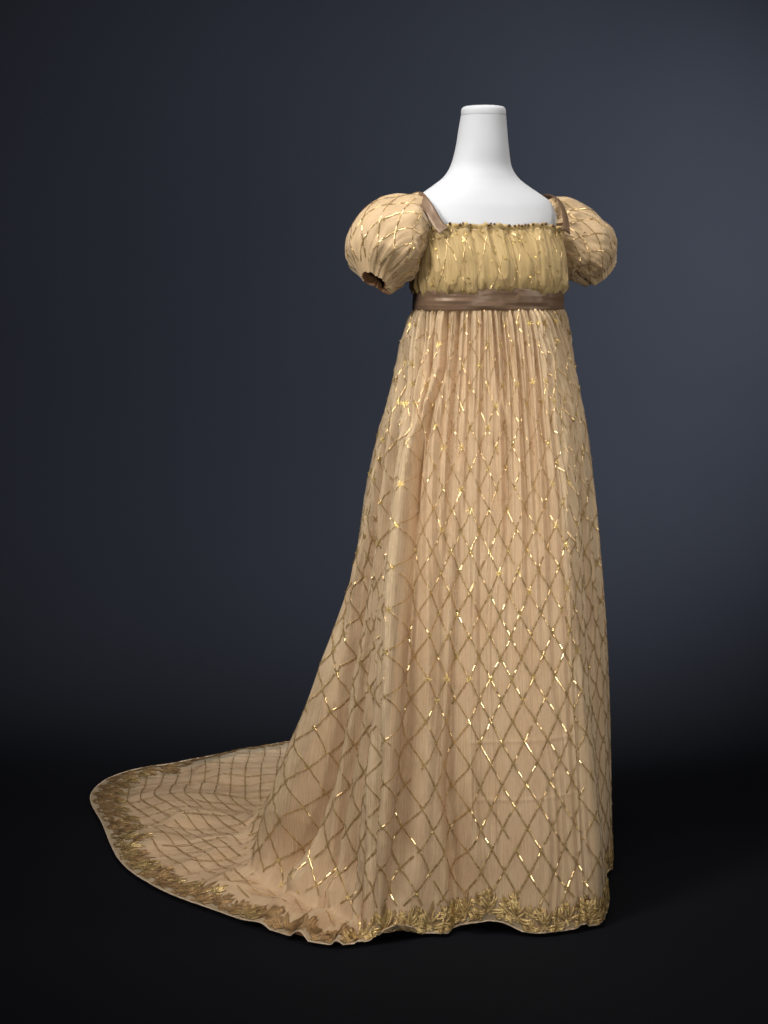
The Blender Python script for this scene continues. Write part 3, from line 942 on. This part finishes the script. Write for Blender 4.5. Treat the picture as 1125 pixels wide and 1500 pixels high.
# scattered round spangles
def spangles(S_, name, parent, n, rows_ok, rad, cols=None):
    vs, fs, nn = [], [], 0
    for i in range(n):
        ru = random.uniform(*(cols or (0, S_.nu))); rv = random.uniform(*rows_ok)
        p_, n_ = S_.at(np.array([ru]), np.array([rv]))
        m = frame_at(p_[0] + n_[0] * 0.0018, n_[0] + np.array([random.gauss(0, 0.3) for _ in range(3)]))
        m2 = m.to_3x3(); m2.normalize() if hasattr(m2, 'normalize') else None
        r = rad * random.uniform(0.8, 1.2)
        for k in range(8):
            a = k * math.pi / 4
            vs.append(m @ Vector((r * math.cos(a), r * math.sin(a), 0)))
        fs += [(nn, nn + 1, nn + 2, nn + 3), (nn, nn + 3, nn + 4, nn + 7), (nn + 4, nn + 5, nn + 6, nn + 7)]
        nn += 8
    o = mesh_obj(name, np.array(vs), np.array(fs), M['star'], parent, False); o["kind"] = "stuff"
spangles(SB, "spangles", bodice, 300, (4, nb_v - 3), 0.0019)

# ------------------------------------------------------------------ sash
zs = np.linspace(1.181, 1.2265, 26)
fz = np.linspace(0, 1, 26)[:, None]
ths = np.linspace(0, 2 * math.pi, 300, endpoint=False)
Ps = np.array([sec_ring(z, 0.1635, 0.1175, 0.021, 2.05, th=ths) for z in zs])
ts = ths[None] / (2 * math.pi) * 24
Ds = 0.0012 * vnoise(ts * 0.7, fz * 5, 41) + 0.0005 * ridged(vnoise(ts * 0.35 + 5, fz * 7 + 3, 42)) + 0.0006 * vnoise(ts * 3, fz * 3, 43)
Ds -= 0.0022 * (np.abs(2 * fz - 1) ** 8)
Ns = grid_normals(Ps); ss = 1 if (Ns[10, 0, :2] @ Fv) > 0 else -1
Ps = Ps + ss * Ns * Ds[..., None]
Ps[..., 2] += 0.0012 * vnoise(ts * 0.5 + 9, fz * 0 + 2, 44)
inner = Ps[::-1] - ss * Ns[::-1] * 0.004
Pst = np.concatenate([Ps, inner, Ps[:1]], 0)
grid_obj("sash", Pst, M['satin'], gown, True, ths[None] * 0.155, np.concatenate([zs, zs[::-1], zs[:1]])[:, None], flip=(ss < 0))["label"] = "brown satin ribbon sash at the high waist"

# ------------------------------------------------------------------ shoulder straps
def ribbon(name, pts, nrm, width, mat, parent):
    p = cat_rom(pts, 60); n_ = cat_rom(nrm, 60)
    n_ /= np.linalg.norm(n_, axis=1, keepdims=True)
    tg = np.gradient(p, axis=0); tg /= np.linalg.norm(tg, axis=1, keepdims=True)
    w = np.cross(tg, n_); w /= np.linalg.norm(w, axis=1, keepdims=True)
    rows = []
    for f in np.linspace(-1, 1, 9):
        rows.append(p + w * f * width / 2 + n_ * (0.0025 - 0.0016 * f ** 4 + 0.0008 * vnoise(np.arange(60) * 0.22, np.full(60, f * 2 + 5), 51))[:, None])
    for f in np.linspace(1, -1, 5):
        rows.append(p + w * f * width / 2 + n_ * -0.0005)
    rows.append(rows[0])
    Pq = np.swapaxes(np.array(rows), 0, 1)
    s = np.concatenate([[0], np.cumsum(np.linalg.norm(np.diff(p, axis=0), axis=1))])
    uvv = np.linspace(0, 0.03, Pq.shape[1])
    o = grid_obj(name, Pq, mat, parent, False, s[:, None], uvv[None])
    return o
def strap(sg):
    a = [0.140, 0.148, 0.155, 0.158, 0.156, 0.150, 0.145, 0.140]
    b = [0.094, 0.080, 0.058, 0.025, -0.015, -0.05, -0.075, -0.090]
    z = [1.339, 1.356, 1.384, 1.408, 1.413, 1.400, 1.375, 1.345]
    na = [0.35, 0.45, 0.55, 0.55, 0.55, 0.5, 0.4, 0.3]
    nb_ = [0.85, 0.75, 0.5, 0.2, -0.2, -0.5, -0.75, -0.9]
    nz = [0.3, 0.45, 0.65, 0.8, 0.8, 0.65, 0.45, 0.2]
    P_ = L2W(np.array(a) * sg, np.array(b), np.array(z))
    N_ = L2W(np.array(na) * sg, np.array(nb_), np.array(nz))
    o = ribbon("shoulder_strap", P_, N_, 0.021, M['satin'], gown)
    o["label"] = "brown satin strap over the " + ("wearer's right" if sg > 0 else "wearer's left") + " shoulder"
strap(1); strap(-1)

# ------------------------------------------------------------------ puff sleeves
def sleeve(sg, seed):
    ns, nt_ = 110, 200
    s = np.linspace(0, 1, ns)
    if sg > 0:
        A, Mi, B = np.array([0.143, 0.000, 1.338]), np.array([0.230, 0.006, 1.342]), np.array([0.256, 0.030, 1.236])
        nB = np.array([0.50, 0.42, -0.76]); rc = 0.036
    else:
        A, Mi, B = np.array([0.143, 0.000, 1.338]), np.array([0.216, 0.0, 1.342]), np.array([0.272, 0.010, 1.248])
        nB = np.array([0.62, 0.0, -0.78]); rc = 0.042
    nA = np.array([0.97, 0.0, 0.22])
    cen = (1 - s)[:, None] ** 2 * A + 2 * ((1 - s) * s)[:, None] * Mi + (s ** 2)[:, None] * B
    f = smoothstep(0, 1, s)[:, None]
    nn = nA * (1 - f) + nB * f; nn /= np.linalg.norm(nn, axis=1, keepdims=True)
    e1 = np.array([0, 1.0, 0])[None] - nn * nn[:, 1:2]; e1 /= np.linalg.norm(e1, axis=1, keepdims=True)
    e2 = np.cross(nn, e1)                                    # roughly up
    e2 *= np.sign(e2[:, 2:3] + 1e-9) if e2[0, 2] > 0 else -1
    R = np.interp(s, [0, 0.06, 0.16, 0.3, 0.5, 0.68, 0.82, 0.91, 0.96, 1.0], np.array([0.060, 0.067, 0.077, 0.085, 0.087, 0.083, 0.072, 0.056, 0.045, rc]) * (0.98 if sg > 0 else 0.89))
    R = gsmooth(R, 3, 0, 'point')
    tq = np.linspace(0, 2 * math.pi, nt_, endpoint=False)[None]
    tn = tq / (2 * math.pi) * 36
    ss_ = s[:, None]
    twist = tn + 1.5 * vnoise(tn * 0.3, ss_ * 2.2, seed + 3, 0)
    gath = ridged(vnoise(twist * 0.7, ss_ * 1.2, seed, 0)) * 0.55 + ridged(vnoise(twist * 1.9 + 40, ss_ * 1.6, seed + 1)) * 0.35
    amp = 0.011 * smoothstep(0.62, 0.98, ss_) + 0.008 * smoothstep(0.34, 0.02, ss_) + 0.0016
    if sg < 0:
        amp = amp * 1.15 + 0.003
    d = gath * amp * (0.5 + 0.5 * R[:, None] / 0.09)
    d += 0.010 * vnoise(tn * 0.25 + 11, ss_ * 3, seed + 5) - 0.010 * np.exp(-((((tn - 4) + 18) % 36 - 18 - 4 * ss_) / 0.9) ** 2) * smoothstep(0.75, 0.2, ss_) - 0.009 * np.exp(-((((tn - 33) + 18) % 36 - 18 + 5 * ss_) / 0.8) ** 2) * smoothstep(0.3, 0.8, ss_) + 0.003 * vnoise(tn * 0.7 + 11, ss_ * 7, seed + 6)
    rad = R[:, None] + d
    # cloth sags: fuller below the middle
    sq = 1 - 0.42 * smoothstep(0.80, 1.0, s)[:, None]
    if sg < 0:
        sq = 1 - 0.3 * smoothstep(0.80, 1.0, s)[:, None]
    e1 = e1 * sq
    P = cen[:, None] + rad[..., None] * (np.cos(tq)[..., None] * e1[:, None] * 0.93 + np.sin(tq)[..., None] * e2[:, None])
    # turned-in opening
    inn = []
    for k, (sh, fr_) in enumerate(((0.000, 0.93), (0.006, 0.88), (0.016, 0.9), (0.03, 1.1), (0.045, 1.35))):
        c = cen[-1] - nn[-1] * sh
        r_ = (rad[-1] * fr_)[..., None]
        inn.append(c[None] + r_ * (np.cos(tq[0])[..., None] * e1[-1] * 0.93 + np.sin(tq[0])[..., None] * e2[-1]))
    Pl = P
    W3 = L2W(Pl[..., 0] * sg, Pl[..., 1], Pl[..., 2])
    inn = np.array(inn); I3 = L2W(inn[..., 0] * sg, inn[..., 1], inn[..., 2])
    Nn = grid_normals(W3)
    cw3 = L2W(cen[:, 0] * sg, cen[:, 1], cen[:, 2])
    sgn = 1 if ((W3[ns // 2] - cw3[ns // 2]) * Nn[ns // 2]).sum() > 0 else -1
    o = grid_obj("sleeve", W3, M['sleeve'], gown, True, tq * 0.085, ss_ * 0.2, flip=(sgn < 0))
    o["label"] = ("full round puff sleeve with open gathered cuff" if sg > 0 else "puff sleeve with slanting gathers, half behind the bodice")
    grid_obj("cuff_lining", np.concatenate([W3[-1:], I3], 0), M['inner'], o, True, tq * 0.085, np.linspace(0, 0.05, 6)[:, None], flip=(sgn < 0))
    S_ = Surf(W3, Nn * sgn)
    lattice_on(S_, "sequin_lattice", M['gold'], o, nt_ / 13, 36, (6, ns - 8), 46, 0.0024, 0.04, 0.12)
    spangles(S_, "spangles", o, 60, (10, ns - 10), 0.0015)
sleeve(1, 60); sleeve(-1, 80)
